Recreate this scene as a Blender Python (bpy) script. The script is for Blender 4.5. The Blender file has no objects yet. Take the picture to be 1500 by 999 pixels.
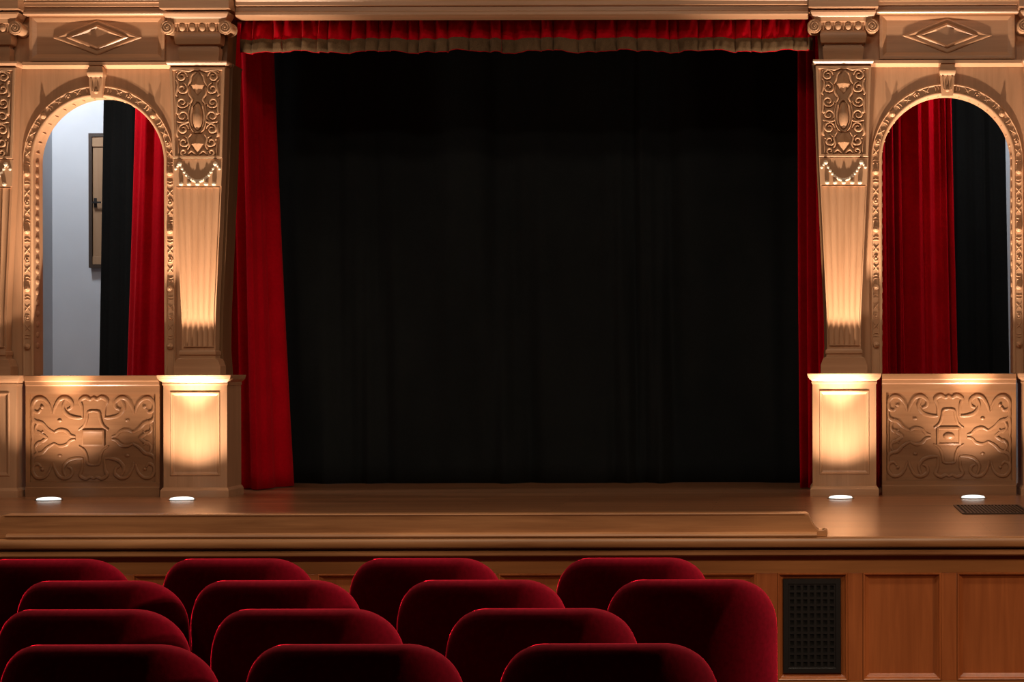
import bpy, bmesh, math, random
from mathutils import Vector, Matrix
PI = math.pi
F = 2832.0            # focal length in pixels of the 1500 px wide frame
CX, CY = 1180.0, 535.0
E = 1.08              # eye height above the stage floor
SC = bpy.context.scene
COL = SC.collection

def X(px, d): return (px - CX) * d / F
def Z(py, d): return E - (py - CY) * d / F
def ZL(py, d=16.08): return Z(py - 3, d)

# ------------------------------------------------------------------ materials
def new_mat(name):
    m = bpy.data.materials.new(name); m.use_nodes = True
    nt = m.node_tree
    return m, nt, nt.nodes['Principled BSDF']

def wood(name, c1, c2, axis='Z', rough=.38, scale=1.0, coat=.25, bump=.15, planks=None, spec=.5):
    m, nt, b = new_mat(name)
    N, L = nt.nodes, nt.links
    tc = N.new('ShaderNodeTexCoord')
    mp = N.new('ShaderNodeMapping')
    s = {'X': (1.2, 22, 22), 'Y': (22, 1.2, 22), 'Z': (22, 22, 1.2)}[axis]
    mp.inputs['Scale'].default_value = [v * scale for v in s]
    L.new(tc.outputs['Object'], mp.inputs['Vector'])
    n1 = N.new('ShaderNodeTexNoise'); n1.inputs['Scale'].default_value = 1.0
    n1.inputs['Detail'].default_value = 5; n1.inputs['Roughness'].default_value = .62
    n1.inputs['Distortion'].default_value = .6
    L.new(mp.outputs['Vector'], n1.inputs['Vector'])
    mp2 = N.new('ShaderNodeMapping')
    s2 = {'X': (.5, 3, 3), 'Y': (3, .5, 3), 'Z': (3, 3, .5)}[axis]
    mp2.inputs['Scale'].default_value = s2
    L.new(tc.outputs['Object'], mp2.inputs['Vector'])
    n2 = N.new('ShaderNodeTexNoise'); n2.inputs['Scale'].default_value = 1.3
    n2.inputs['Detail'].default_value = 2
    L.new(mp2.outputs['Vector'], n2.inputs['Vector'])
    mx = N.new('ShaderNodeMath'); mx.operation = 'MULTIPLY_ADD'
    mx.inputs[1].default_value = .55; L.new(n1.outputs['Fac'], mx.inputs[0])
    m2 = N.new('ShaderNodeMath'); m2.operation = 'MULTIPLY'; m2.inputs[1].default_value = .45
    L.new(n2.outputs['Fac'], m2.inputs[0]); L.new(m2.outputs[0], mx.inputs[2])
    cr = N.new('ShaderNodeValToRGB')
    cr.color_ramp.elements[0].position = .34; cr.color_ramp.elements[0].color = (*c2, 1)
    cr.color_ramp.elements[1].position = .66; cr.color_ramp.elements[1].color = (*c1, 1)
    L.new(mx.outputs[0], cr.inputs['Fac'])
    out = cr.outputs['Color']
    if planks:
        bk = N.new('ShaderNodeTexBrick')
        bk.offset = .37; bk.inputs['Scale'].default_value = 1
        bk.inputs['Brick Width'].default_value = planks[0]; bk.inputs['Row Height'].default_value = planks[1]
        bk.inputs['Mortar Size'].default_value = .003
        bk.inputs['Color1'].default_value = (1, 1, 1, 1); bk.inputs['Color2'].default_value = (.66, .62, .6, 1)
        bk.inputs['Mortar'].default_value = (.3, .25, .22, 1)
        L.new(tc.outputs['Object'], bk.inputs['Vector'])
        mm = N.new('ShaderNodeMix'); mm.data_type = 'RGBA'; mm.blend_type = 'MULTIPLY'
        mm.inputs['Factor'].default_value = .8
        L.new(out, mm.inputs['A']); L.new(bk.outputs['Color'], mm.inputs['B'])
        out = mm.outputs['Result']
    L.new(out, b.inputs['Base Color'])
    bp = N.new('ShaderNodeBump'); bp.inputs['Strength'].default_value = bump; bp.inputs['Distance'].default_value = .004
    L.new(n1.outputs['Fac'], bp.inputs['Height']); L.new(bp.outputs['Normal'], b.inputs['Normal'])
    b.inputs['Roughness'].default_value = rough
    b.inputs['Coat Weight'].default_value = coat
    b.inputs['Coat Roughness'].default_value = .3
    b.inputs['Specular IOR Level'].default_value = spec
    return m

def cloth(name, c1, c2, sheen=.5, tint=(1, 1, 1), srough=.4, rough=.85, scale=40):
    m, nt, b = new_mat(name)
    N, L = nt.nodes, nt.links
    tc = N.new('ShaderNodeTexCoord')
    n = N.new('ShaderNodeTexNoise'); n.inputs['Scale'].default_value = scale; n.inputs['Detail'].default_value = 4
    L.new(tc.outputs['Object'], n.inputs['Vector'])
    n3 = N.new('ShaderNodeTexNoise'); n3.inputs['Scale'].default_value = 3.5; n3.inputs['Detail'].default_value = 3
    L.new(tc.outputs['Object'], n3.inputs['Vector'])
    ad = N.new('ShaderNodeMath'); ad.operation = 'ADD'
    L.new(n.outputs['Fac'], ad.inputs[0]); L.new(n3.outputs['Fac'], ad.inputs[1])
    mr = N.new('ShaderNodeMapRange'); mr.inputs['From Min'].default_value = .7; mr.inputs['From Max'].default_value = 1.3
    L.new(ad.outputs[0], mr.inputs['Value'])
    mx = N.new('ShaderNodeMix'); mx.data_type = 'RGBA'
    mx.inputs['A'].default_value = (*c2, 1); mx.inputs['B'].default_value = (*c1, 1)
    L.new(mr.outputs['Result'], mx.inputs['Factor']); L.new(mx.outputs['Result'], b.inputs['Base Color'])
    b.inputs['Roughness'].default_value = rough
    b.inputs['Specular IOR Level'].default_value = .03
    b.inputs['Sheen Weight'].default_value = sheen
    b.inputs['Sheen Roughness'].default_value = srough
    b.inputs['Sheen Tint'].default_value = (*tint, 1)
    bp = N.new('ShaderNodeBump'); bp.inputs['Strength'].default_value = .15; bp.inputs['Distance'].default_value = .003
    L.new(n.outputs['Fac'], bp.inputs['Height']); L.new(bp.outputs['Normal'], b.inputs['Normal'])
    return m

def plain(name, c1, c2, rough=.6, scale=6, metal=0, spec=.5):
    m, nt, b = new_mat(name)
    N, L = nt.nodes, nt.links
    tc = N.new('ShaderNodeTexCoord')
    n = N.new('ShaderNodeTexNoise'); n.inputs['Scale'].default_value = scale; n.inputs['Detail'].default_value = 5
    L.new(tc.outputs['Object'], n.inputs['Vector'])
    mx = N.new('ShaderNodeMix'); mx.data_type = 'RGBA'
    mx.inputs['A'].default_value = (*c2, 1); mx.inputs['B'].default_value = (*c1, 1)
    L.new(n.outputs['Fac'], mx.inputs['Factor']); L.new(mx.outputs['Result'], b.inputs['Base Color'])
    b.inputs['Roughness'].default_value = rough; b.inputs['Metallic'].default_value = metal
    b.inputs['Specular IOR Level'].default_value = spec
    return m

def emit(name, col, strength):
    m, nt, b = new_mat(name)
    b.inputs['Base Color'].default_value = (.8, .85, .82, 1)
    b.inputs['Emission Color'].default_value = (*col, 1)
    b.inputs['Emission Strength'].default_value = strength
    b.inputs['Roughness'].default_value = .2
    return m

OAK1, OAK2 = (.56, .325, .185), (.42, .23, .12)
M_OAKV = wood('oak_upright', OAK1, OAK2, 'Z')
M_OAKH = wood('oak_level', OAK1, OAK2, 'X')
M_CARVE = wood('oak_carved', (.57, .345, .20), (.47, .27, .148), 'Z', rough=.55, coat=0, bump=.08, spec=.25)
M_BAL = wood('oak_brown', (.34, .175, .085), (.22, .105, .048), 'X', rough=.4, coat=.25)
M_PIER = wood('shaded_oak_upright', (.22, .11, .05), (.15, .07, .03), 'Z', rough=.45, coat=.1)  # oak darkened in its colour so the pier sides look shaded
M_BALV = wood('oak_brown_upright', (.36, .18, .08), (.25, .115, .048), 'Z', rough=.4, coat=.25)
M_BEAD = plain('uplit_bead_wood', (.88, .76, .60), (.82, .68, .52), .3)  # wood made pale: the uplit brightness of the beads is in the colour
M_FRONTV = wood('stained_front_upright', (.50, .155, .045), (.31, .085, .022), 'Z', rough=.36, coat=.3)
M_FRONTH = wood('stained_front_level', (.47, .20, .066), (.31, .12, .036), 'X', rough=.36, coat=.3)
M_NOSE = wood('stage_edge_oak', (.52, .25, .105), (.25, .105, .04), 'X', rough=.38, coat=.3)
M_FLOOR = wood('stage_boards', (.46, .22, .105), (.30, .135, .06), 'X', rough=.24, coat=.5, planks=(1.9, .11))
M_RED = cloth('red_curtain_velvet', (.50, .002, .012), (.38, .001, .008), .35, (.9, .06, .07), .45)
M_FRINGE = cloth('olive_fringe', (.15, .095, .05), (.08, .05, .026), .25, (.6, .45, .3), .5, scale=130)
M_BLACK = cloth('black_stage_cloth', (.0140, .0168, .0180), (.0108, .0132, .0142), .10, (.3, .32, .3), .5)
M_SEAT = cloth('crimson_seat_velvet', (.10, .0006, .007), (.06, .0005, .004), 1.0, (1, .01, .05), .22, rough=.95, scale=60)
M_PIPE = cloth('crimson_piping', (.16, .003, .012), (.10, .002, .008), .8, (.95, .04, .08), .35)
M_METAL = plain('black_iron', (.006, .0055, .006), (.004, .0035, .004), .5, 30)
M_VENTB = plain('vent_shade', (.003, .003, .003), (.002, .002, .002), .9)  # near-black colour standing for the shade behind both grilles
M_BROWNV = plain('brown_iron', (.045, .022, .012), (.03, .015, .009), .55, 30)
M_GREY = plain('pale_grey_plaster', (.56, .59, .64), (.49, .52, .57), .85, 3)
M_AUDW = plain('dark_red_plaster', (.20, .09, .06), (.16, .07, .045), .9, 2)
M_CEIL = plain('cream_plaster', (.5, .42, .32), (.45, .37, .28), .9, 2)
M_CARPET = cloth('dark_carpet', (.05, .012, .012), (.03, .008, .008), .2, (.5, .2, .2), .5, scale=200)
M_CUP = wood('light_door_wood', (.34, .21, .12), (.28, .165, .09), 'Z', rough=.5, coat=0)
M_DARKW = wood('dark_wood', (.05, .03, .02), (.03, .018, .012), 'Z', rough=.5, coat=0)
M_RING = plain('brushed_ring', (.3, .28, .25), (.2, .19, .17), .35, 60, metal=.8)
M_LENS = emit('lit_lens', (.93, 1.0, .94), 1.4)
M_SEATW = wood('seat_side_wood', (.08, .035, .017), (.045, .018, .009), 'Z', rough=.4)

# ------------------------------------------------------------------ mesh builder
class MB:
    def __init__(s): s.v = []; s.f = []
    def add(s, vs, fs):
        o = len(s.v); s.v += [tuple(p) for p in vs]; s.f += [tuple(o + i for i in f) for f in fs]; return s
    def box(s, x0, x1, y0, y1, z0, z1):
        return s.loft([(x0, x1, y0, y1, z0), (x0, x1, y0, y1, z1)])
    def loft(s, levels):                       # stacked rectangles (x0,x1,y0,y1,z)
        vs, fs = [], []
        for (a, b, c, d, z) in levels: vs += [(a, c, z), (b, c, z), (b, d, z), (a, d, z)]
        n = len(levels)
        for i in range(n - 1):
            for k in range(4):
                fs.append((4*i+k, 4*i+(k+1) % 4, 4*i+4+(k+1) % 4, 4*i+4+k))
        fs.append((0, 3, 2, 1)); t = 4*(n-1); fs.append((t, t+1, t+2, t+3))
        return s.add(vs, fs)
    def prism_x(s, x0, x1, prof):              # closed (y,z) outline pulled along x
        n = len(prof)
        vs = [(x0, y, z) for y, z in prof] + [(x1, y, z) for y, z in prof]
        fs = [(i, (i+1) % n, n+(i+1) % n, n+i) for i in range(n)]
        fs += [tuple(range(n-1, -1, -1)), tuple(range(n, 2*n))]
        return s.add(vs, fs)
    def prism_y(s, y0, y1, outl):              # closed (x,z) outline pulled along y
        n = len(outl)
        vs = [(x, y0, z) for x, z in outl] + [(x, y1, z) for x, z in outl]
        fs = [(i, (i+1) % n, n+(i+1) % n, n+i) for i in range(n)]
        fs += [tuple(range(n-1, -1, -1)), tuple(range(n, 2*n))]
        return s.add(vs, fs)
    def rings(s, loops, cap=True):             # nested closed loops of equal length [(pts)...]
        n = len(loops[0]); vs = [p for l in loops for p in l]; fs = []
        for i in range(len(loops) - 1):
            for k in range(n):
                fs.append((n*i+k, n*i+(k+1) % n, n*(i+1)+(k+1) % n, n*(i+1)+k))
        if cap: fs.append(tuple(range(n*(len(loops)-1), n*len(loops))))
        return s.add(vs, fs)
    def frame(s, x0, x1, z0, z1, steps, cap=False):   # rectangular moulding: steps of (inset, y)
        return s.rings([[(x0+i, y, z0+i), (x1-i, y, z0+i), (x1-i, y, z1-i), (x0+i, y, z1-i)] for i, y in steps], cap)
    def sphere(s, c, r, nu=10, nv=6):
        rx, ry, rz = (r, r, r) if not isinstance(r, tuple) else r
        vs = [(c[0], c[1], c[2]+rz)]
        for j in range(1, nv):
            t = PI*j/nv
            for i in range(nu):
                a = 2*PI*i/nu
                vs.append((c[0]+rx*math.sin(t)*math.cos(a), c[1]+ry*math.sin(t)*math.sin(a), c[2]+rz*math.cos(t)))
        vs.append((c[0], c[1], c[2]-rz)); fs = []
        for i in range(nu):
            fs.append((0, 1+i, 1+(i+1) % nu)); e = len(vs)-1; b = 1+(nv-2)*nu
            fs.append((e, b+(i+1) % nu, b+i))
        for j in range(nv-2):
            for i in range(nu):
                a = 1+j*nu
                fs.append((a+i, a+nu+i, a+nu+(i+1) % nu, a+(i+1) % nu))
        return s.add(vs, fs)
    def cyl_y(s, cx, cz, prof, n=24):          # lathe about a y axis: prof = [(y, r)]
        loops = [[(cx+r*math.cos(2*PI*i/n), y, cz+r*math.sin(2*PI*i/n)) for i in range(n)] for y, r in prof]
        s.rings(loops, True); k = len(s.v) - n*len(prof)
        s.f.append(tuple(k+i for i in range(n-1, -1, -1))); return s
    def cyl_z(s, cx, cy, prof, n=32):
        loops = [[(cx+r*math.cos(2*PI*i/n), cy+r*math.sin(2*PI*i/n), z) for i in range(n)] for z, r in prof]
        s.rings(loops, True); k = len(s.v) - n*len(prof)
        s.f.append(tuple(k+i for i in range(n-1, -1, -1))); return s
    def strip(s, pts, w, h, y, taper=True, flat=False):        # carved raised band following (x,z) points on plane y (towards -y)
        n = len(pts); vs, fs = [], []
        for i, p in enumerate(pts):
            a = pts[max(0, i-1)]; b = pts[min(n-1, i+1)]
            tx, tz = b[0]-a[0], b[1]-a[1]; l = math.hypot(tx, tz) or 1
            nx, nz = -tz/l, tx/l
            t = i/(n-1)
            k = .45+.55*math.sin(PI*min(1, max(0, t*.9+.05))) if taper else 1
            prof = ((-1, 0), (-.8, .75), (-.45, 1), (.45, 1), (.8, .75), (1, 0)) if flat else ((-1, 0), (-.72, .68), (-.25, .97), (.25, .97), (.72, .68), (1, 0))
            for q, hh in prof: vs.append((p[0]+nx*w*k*q, y-h*hh*(.6+.4*k), p[1]+nz*w*k*q))
        for i in range(n-1):
            for j in range(5): fs.append((6*i+j, 6*i+j+1, 6*i+7+j, 6*i+6+j))
        fs += [tuple(range(6)), tuple(range(6*n-1, 6*n-7, -1))]
        return s.add(vs, fs)
    def tube(s, pts, r, n=8, closed=False):
        pts = [Vector(p) for p in pts]; m = len(pts); vs, fs = [], []
        for i, p in enumerate(pts):
            a = pts[(i-1) % m] if closed else pts[max(0, i-1)]
            b = pts[(i+1) % m] if closed else pts[min(m-1, i+1)]
            t = (b-a).normalized(); up = Vector((0, 0, 1)) if abs(t.z) < .9 else Vector((0, 1, 0))
            u = t.cross(up).normalized(); w = u.cross(t)
            for k in range(n):
                an = 2*PI*k/n; vs.append(p+u*r*math.cos(an)+w*r*math.sin(an))
        for i in range(m if closed else m-1):
            for k in range(n):
                j = (i+1) % m
                fs.append((n*i+k, n*i+(k+1) % n, n*j+(k+1) % n, n*j+k))
        if not closed: fs += [tuple(range(n)), tuple(range(n*m-1, n*m-n-1, -1))]
        return s.add(vs, fs)
    def build(s, name, mat, parent=None, origin=None, smooth=30, bevel=0):
        if parent is not None:
            r = parent
            while r.parent: r = r.parent
            o = Vector(r.location)
        else: o = Vector(origin or (0, 0, 0))
        me = bpy.data.meshes.new(name)
        me.from_pydata([tuple(Vector(p)-o) for p in s.v], [], s.f)
        bm = bmesh.new(); bm.from_mesh(me); bmesh.ops.recalc_face_normals(bm, faces=bm.faces); bm.to_mesh(me); bm.free()
        if smooth: me.shade_smooth(); me.set_sharp_from_angle(angle=math.radians(smooth))
        else: me.shade_flat()
        me.materials.append(mat)
        ob = bpy.data.objects.new(name, me); COL.objects.link(ob)
        if parent is not None: ob.parent = parent
        else: ob.location = o
        if bevel:
            b = ob.modifiers.new('edge', 'BEVEL'); b.width = bevel; b.segments = 2; b.limit_method = 'ANGLE'; b.angle_limit = math.radians(40)
        return ob

def tag(o, label=None, cat=None, group=None, kind=None):
    if label: o['label'] = label
    if cat: o['category'] = cat
    if group: o['group'] = group
    if kind: o['kind'] = kind
    return o
def thing(name, loc, label, cat, group=None):
    o = bpy.data.objects.new(name, None); COL.objects.link(o); o.location = loc; o.empty_display_size = .1
    return tag(o, label, cat, group)
def copy_tree(o, parent=None):
    c = o.copy(); COL.objects.link(c); c.parent = parent
    for ch in list(o.children): copy_tree(ch, c)
    return c
def smooth_path(pts, n=6):                      # Catmull-Rom through (x,z) points
    out = []; P = [pts[0]] + list(pts) + [pts[-1]]
    for i in range(1, len(P)-2):
        p0, p1, p2, p3 = P[i-1:i+3]
        for k in range(n):
            t = k/n
            out.append(tuple(.5*(2*p1[j]+(p2[j]-p0[j])*t+(2*p0[j]-5*p1[j]+4*p2[j]-p3[j])*t*t+(3*p1[j]-p0[j]-3*p2[j]+p3[j])*t**3) for j in (0, 1)))
    out.append(pts[-1]); return out
def spiral(cx, cz, r0, r1, a0, turns, n=18):
    return [(cx+(r0+(r1-r0)*t)*math.cos(a0+2*PI*turns*t), cz+(r0+(r1-r0)*t)*math.sin(a0+2*PI*turns*t)) for t in [i/n for i in range(n+1)]]

# ------------------------------------------------------------------ layout of the stage front (metres)
XC = -2.366                        # middle of the stage
PIL, ARC, OUT = 2.686, 3.557, 4.428
TOPPED = 1.01                      # top of pedestals and parapets
K = 1/176.1
SIDE = {-1: 'left', 1: 'right'}
def side_word(s): return {-1: 'on the pale-wall side of the stage', 1: 'on the floor-vent side of the stage'}[s]

# ---- floors
b = MB(); b.box(-13, 6.5, 12.20, 22, -.07, 0)
sf = b.build('stage_floor', M_FLOOR, origin=(0, 0, 0)); tag(sf, kind='structure', label='brown boarded stage floor behind the seats')
# nosing along the stage edge with bead below
NF = 12.12
def stage_nose(x0, x1, mat):
    m = MB()
    m.prism_x(x0, x1, [(12.20, -.066), (NF+.02, -.066), (NF+.006, -.058), (NF, -.045), (NF, -.022), (NF+.006, -.008), (NF+.02, -.001), (12.20, .0)])
    m.prism_x(x0, x1, [(12.26, -.120), (12.155, -.118), (12.145, -.110), (12.145, -.092), (12.155, -.083), (12.26, -.084)])
    return m
o = stage_nose(-13, 6.5, M_NOSE).build('trim_1', M_NOSE); tag(o, kind='structure', label='rounded wooden nosing along the stage edge')

# ---- panelled stage front
WF = 12.22
def XF(px): return X(px, WF)
def ZF(py): return Z(py, WF)
wf = bpy.data.objects.new('wall_front', None); COL.objects.link(wf); wf.location = (0, WF, -1.06)
tag(wf, kind='structure', label='reddish brown wooden stage front divided into panels')
panels = [(-330, -90), (-58, 170), (193, 436), (464, 700), (729, 905), (932, 1107), (1138, 1241), (1263, 1378), (1401, 1517), (1540, 1655), (1680, 1800), (1830, 2100)]
pz1, pz0 = ZF(839), ZF(997)
m = MB()
m.box(-13, 6.5, WF+.045, WF+.09, -1.06, -.075)
m.build('backing', M_FRONTV, wf)
m = MB()
m.box(-13, 6.5, WF, WF+.045, pz1, -.075); m.box(-13, 6.5, WF, WF+.045, -1.06, pz0)
m.build('rail', M_FRONTH, wf)
edges = [-13] + [v for a, c in panels for v in (XF(a), XF(c))] + [6.5]
for i in range(0, len(edges), 2):
    m = MB(); m.box(edges[i], edges[i+1], WF+.0005, WF+.045, pz0, pz1); m.build('stile', M_FRONTV, wf, bevel=.003)
for (a, c) in panels:
    m = MB()
    m.frame(XF(a), XF(c), pz0, pz1, [(0, WF-.001), (.006, WF-.007), (.013, WF-.004), (.018, WF+.012), (.038, WF+.03), (.041, WF+.032)])
    m.frame(XF(a)+.041, XF(c)-.041, pz0+.041, pz1-.041, [(0, WF+.032), (.001, WF+.032)], cap=True)
    m.build('panel', M_FRONTV, wf)

# wall vent
vx0, vx1, vz0, vz1 = XF(1146), XF(1231), ZF(987), ZF(848)
v = thing('vent_grille', ((vx0+vx1)/2, WF+.02, vz0), 'black iron vent grille with square holes set in the stage front', 'vent')
m = MB(); bw = .036
m.frame(vx0, vx1, vz0, vz1, [(0, WF+.03), (0, WF+.014), (.004, WF+.010), (bw-.004, WF+.010), (bw, WF+.014), (bw, WF+.03)])
m.build('rim', M_METAL, v)
m = MB(); nx, nz = 7, 12
gx0, gx1, gz0, gz1 = vx0+bw, vx1-bw, vz0+bw, vz1-bw
for i in range(nx+1):
    x = gx0+(gx1-gx0)*i/nx; m.box(x-.008, x+.008, WF+.014, WF+.024, gz0, gz1)
for j in range(nz+1):
    z = gz0+(gz1-gz0)*j/nz; m.box(gx0, gx1, WF+.0155, WF+.0225, z-.008, z+.008)
m.build('lattice', M_METAL, v)
m = MB(); m.box(vx0+.01, vx1-.01, WF+.0265, WF+.0295, vz0+.01, vz1-.01); m.build('shade_sheet', M_VENTB, v)  # flat dark sheet in place of the shaded hollow behind the bars

# ---- long kerb board lying along the stage edge
kx1, kx0 = X(1212, NF), X(1, NF)
kz = Z(751, 12.2)
def kerb_outline():
    r = []
    base = .0015
    # right end profile: concave sweep from top tip to a small roll
    R = [(1180, 751), (1184, 753), (1187, 759), (1190, 766), (1194, 772), (1199, 776), (1204, 776.5), (1208, 774.5), (1211.5, 777), (1212, 782), (1209, 786), (1206, 789)]
    pr = [(X(px, 12.2), Z(py, 12.2)) for px, py in R]
    pr[-1] = (pr[-1][0], base)
    pl = [(2*X(594, 12.2)-x, z) for x, z in reversed(pr)]
    return pl + pr
k = thing('footlight_kerb', (X(594, 12.2), 12.2, 0), 'long low wooden kerb board with scrolled end lying along the stage edge', 'kerb')
m = MB(); m.prism_y(12.165, 12.30, kerb_outline()); m.build('board', M_NOSE, k, bevel=.004)
m = MB()
tz = kz+.001
m.tube([(X(10, 12.2), 12.165, tz-.006), (X(1178, 12.2), 12.165, tz-.006)], .006, 8)
m.prism_x(X(14, 12.2), X(1196, 12.2), [(12.166, .002), (12.135, .002), (12.13, .012), (12.135, .022), (12.15, .030), (12.166, .032)])
m.build('moulding', M_NOSE, k)

# ------------------------------------------------------------------ pedestals
def pedestal(xc, label):
    hw = .263
    y0, y1 = 16.0, 16.40
    t = thing('pedestal', (xc, (y0+y1)/2, 0), label, 'pedestal', 'wooden pedestals of the stage front')
    m = MB()
    m.loft([(xc-hw-.02, xc+hw+.02, y0-.025, y1, 0), (xc-hw-.02, xc+hw+.02, y0-.025, y1, .055), (xc-hw-.008, xc+hw+.008, y0-.01, y1, .075), (xc-hw, xc+hw, y0-.002, y1, .08)])
    m.build('base', M_OAKH, t)
    m = MB(); f = .056
    z0, z1 = .08, .925
    m.box(xc-hw, xc+hw, y0+.03, y1, z0, z1)
    m.box(xc-hw, xc-hw+f, y0, y0+.03, z0, z1); m.box(xc+hw-f, xc+hw, y0, y0+.03, z0, z1)
    m.box(xc-hw+f, xc+hw-f, y0, y0+.03, z0, z0+.095); m.box(xc-hw+f, xc+hw-f, y0, y0+.03, z1-.055, z1)
    m.build('die', M_OAKV, t)
    m = MB()
    m.frame(xc-hw+f, xc+hw-f, z0+.095, z1-.055, [(0, y0-.001), (.006, y0-.008), (.014, y0-.006), (.02, y0+.006), (.032, y0+.012)])
    m.frame(xc-hw+f+.032, xc+hw-f-.032, z0+.127, z1-.087, [(0, y0+.012), (.001, y0+.012)], cap=True)
    m.build('panel', M_OAKV, t)
    m = MB()
    L = [(.925, .0), (.925, .006), (.940, .008), (.947, .004), (.955, .010), (.968, .028), (.975, .03), (.978, .036), (.990, .038), (.998, .042), (TOPPED, .042)]
    m.loft([(xc-hw-o, xc+hw+o, y0-o, y1, z) for z, o in L])
    m.build('cap', M_OAKH, t)
    return t

# ------------------------------------------------------------------ pilasters
def pilaster(xc, label, s):
    y0 = 16.08; yb = 16.205
    t = thing('pilaster', (xc, 16.14, TOPPED), label, 'pilaster', 'carved tapering pilasters of the stage front')
    z = ZL
    def hw(py):
        P = [(98, .231), (235, .205), (460, .143), (517, .139), (560, .139)]
        for (a, p), (c, q) in zip(P, P[1:]):
            if py <= c: return p+(q-p)*max(0, (py-a))/(c-a)
        return P[-1][1]
    # base
    m = MB()
    L = [(551, .193, 0), (537, .193, 0), (535, .186, 0), (531, .180, 0), (527, .168, 0), (525.5, .146, .02), (522, .146, .02), (520.5, .153, .008), (516, .153, .008), (514.5, .142, .012)]
    m.loft([(xc-h, xc+h, y0-.03+i, yb, max(z(py), TOPPED) if py > 545 else z(py)) for py, h, i in L])
    m.build('base', M_OAKH, t)
    # shaft body
    m = MB()
    m.loft([(xc-hw(p), xc+hw(p), y0+.014, yb, z(p)) for p in (514.5, 460, 350, 270, 235, 98)])
    m.build('shaft', M_OAKV, t)
    # flutes
    nf, sub = 6, 8
    m = MB(); rows = (508, 460, 400, 340, 276); vs, fs = [], []
    n = nf*sub
    for p in rows:
        w = hw(p)-.012
        for i in range(n+1):
            u = -1+2*i/n; ph = (i % sub)/sub
            dpt = .012*math.sqrt(max(0, 1-((ph-.5)/.42)**2)) if abs(ph-.5) < .42 else 0
            vs.append((xc+w*u, y0+dpt, z(p)))
    for j in range(len(rows)-1):
        for i in range(n): fs.append((j*(n+1)+i, j*(n+1)+i+1, (j+1)*(n+1)+i+1, (j+1)*(n+1)+i))
    m.add(vs, fs)
    for p in (508, 276):
        w = hw(p)-.012; m.box(xc-w, xc+w, y0, y0+.014, z(p)-.006 if p == 508 else z(p), z(p) if p == 508 else z(p)+.004)
    m.build('fluting', M_OAKV, t, smooth=60)
    # plain band under the carving
    m = MB(); m.loft([(xc-hw(274), xc+hw(274), y0+.001, y0+.0138, z(274)), (xc-hw(234), xc+hw(234), y0+.001, y0+.0138, z(234))]); m.build('band', M_CARVE, t)
    # bead row and garland
    for u in (-24, -12.5, 0, 12.5, 24): MB().sphere((xc+u*K, y0-.008, z(270.5)), (.019, .02, .0155)).build('bead', M_BEAD, t)
    m = MB()
    n = 17
    m.tube([(xc+26*K*(-1+2*i/24), y0, z(242+24.5*(1-abs(-1+2*i/24)**2.1))) for i in range(25)], .007, 6)
    for i in range(n):
        u = -1+2*i/(n-1)
        py = 242+24.5*(1-abs(u)**2.1)
        r = .011+.004*(1-abs(u))
        m.sphere((xc+26*K*u, y0-.002, z(py)), (r*1.15, .013, r))
    for u in (-32, 32): m.sphere((xc+u*K, y0-.002, z(248)), .013); m.sphere((xc+u*.92*K, y0-.002, z(244)), .011)
    for u in (-26, 26): m.sphere((xc+u*K, y0-.004, z(241)), (.02, .018, .018))
    m.build('garland', M_BEAD, t)
    # carved panel: sunk ground, border and scrollwork
    m = MB()
    a, c = hw(103), hw(231); zt, zb = z(100), z(233)
    def quad(i, y): 
        return [(xc-c+i, y, zb+i), (xc+c-i, y, zb+i), (xc+a-i, y, zt-i), (xc-a+i, y, zt-i)]
    m.rings([quad(0, y0+.0135), quad(0, y0-.008), quad(.003, y0-.011), quad(.020, y0-.011), quad(.023, y0-.007), quad(.024, y0+.012)], cap=True)
    yg = y0+.0115; H = .024
    def P(u, py): return (xc+u*K, z(py))
    for sg in (-1, 1):
        def q(pts, w=.0138, h=H): m.strip(smooth_path([P(sg*u, v) for u, v in pts], 4), w, h, yg)
        def sp(u, v, r, a0, tr, w=.0132):
            pts = spiral(0, 0, r, r*.22, a0, tr, 16); m.strip([(xc+sg*(u*K+x*K), z(v)+y*K) for x, y in pts], w, H, yg)
        sp(23, 113, 8.5, PI, -1.4); sp(22, 131, 8.5, PI*.5, 1.4); sp(22.5, 151, 9, PI, 1.4); sp(21.5, 171, 9, PI*1.5, -1.4)
        sp(21, 190, 8.5, PI, -1.4); sp(20, 209, 8.5, PI*.5, 1.4); sp(20, 224, 6, PI, 1.3)
        q([(2, 106), (9, 112), (11, 120), (14, 126)]); q([(6, 104), (14, 105), (24, 104), (31, 107)]); q([(31, 118), (28, 124), (31, 138), (29, 142)])
        q([(12, 128), (12, 138), (8, 146), (12, 154)]); q([(31, 146), (30, 160), (31, 168)]); q([(10, 152), (13, 164), (12, 180), (9, 190), (4, 196)], .007)
        q([(12, 178), (18, 181), (30, 179)]); q([(29, 184), (30, 196), (28, 202)]); q([(10, 197), (14, 204), (12, 214), (15, 220)])
        q([(2, 228), (9, 222), (14, 228)]); q([(4, 230), (14, 230), (28, 230)], .006); q([(29, 208), (28, 218), (28, 228)], .006)
        m.sphere((xc+sg*28*K, yg-.008, z(167)), .017); m.sphere((xc+sg*29*K, yg-.008, z(122)), .012); m.sphere((xc+sg*26*K, yg-.008, z(205)), .012)
    for (cy, wx, wz) in ((126, 12.5, 15), (212, 12.5, 17)):
        ring = [(xc+wx*K, yg, z(cy)), (xc, yg, z(cy)+wz*K), (xc-wx*K, yg, z(cy)), (xc, yg, z(cy)-wz*K)]
        m.add(ring+[(xc, yg-.055, z(cy)-.0)], [(0, 1, 4), (1, 2, 4), (2, 3, 4), (3, 0, 4)])
    m.build('carved_panel', M_CARVE, t, smooth=40)
    m = MB()
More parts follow.
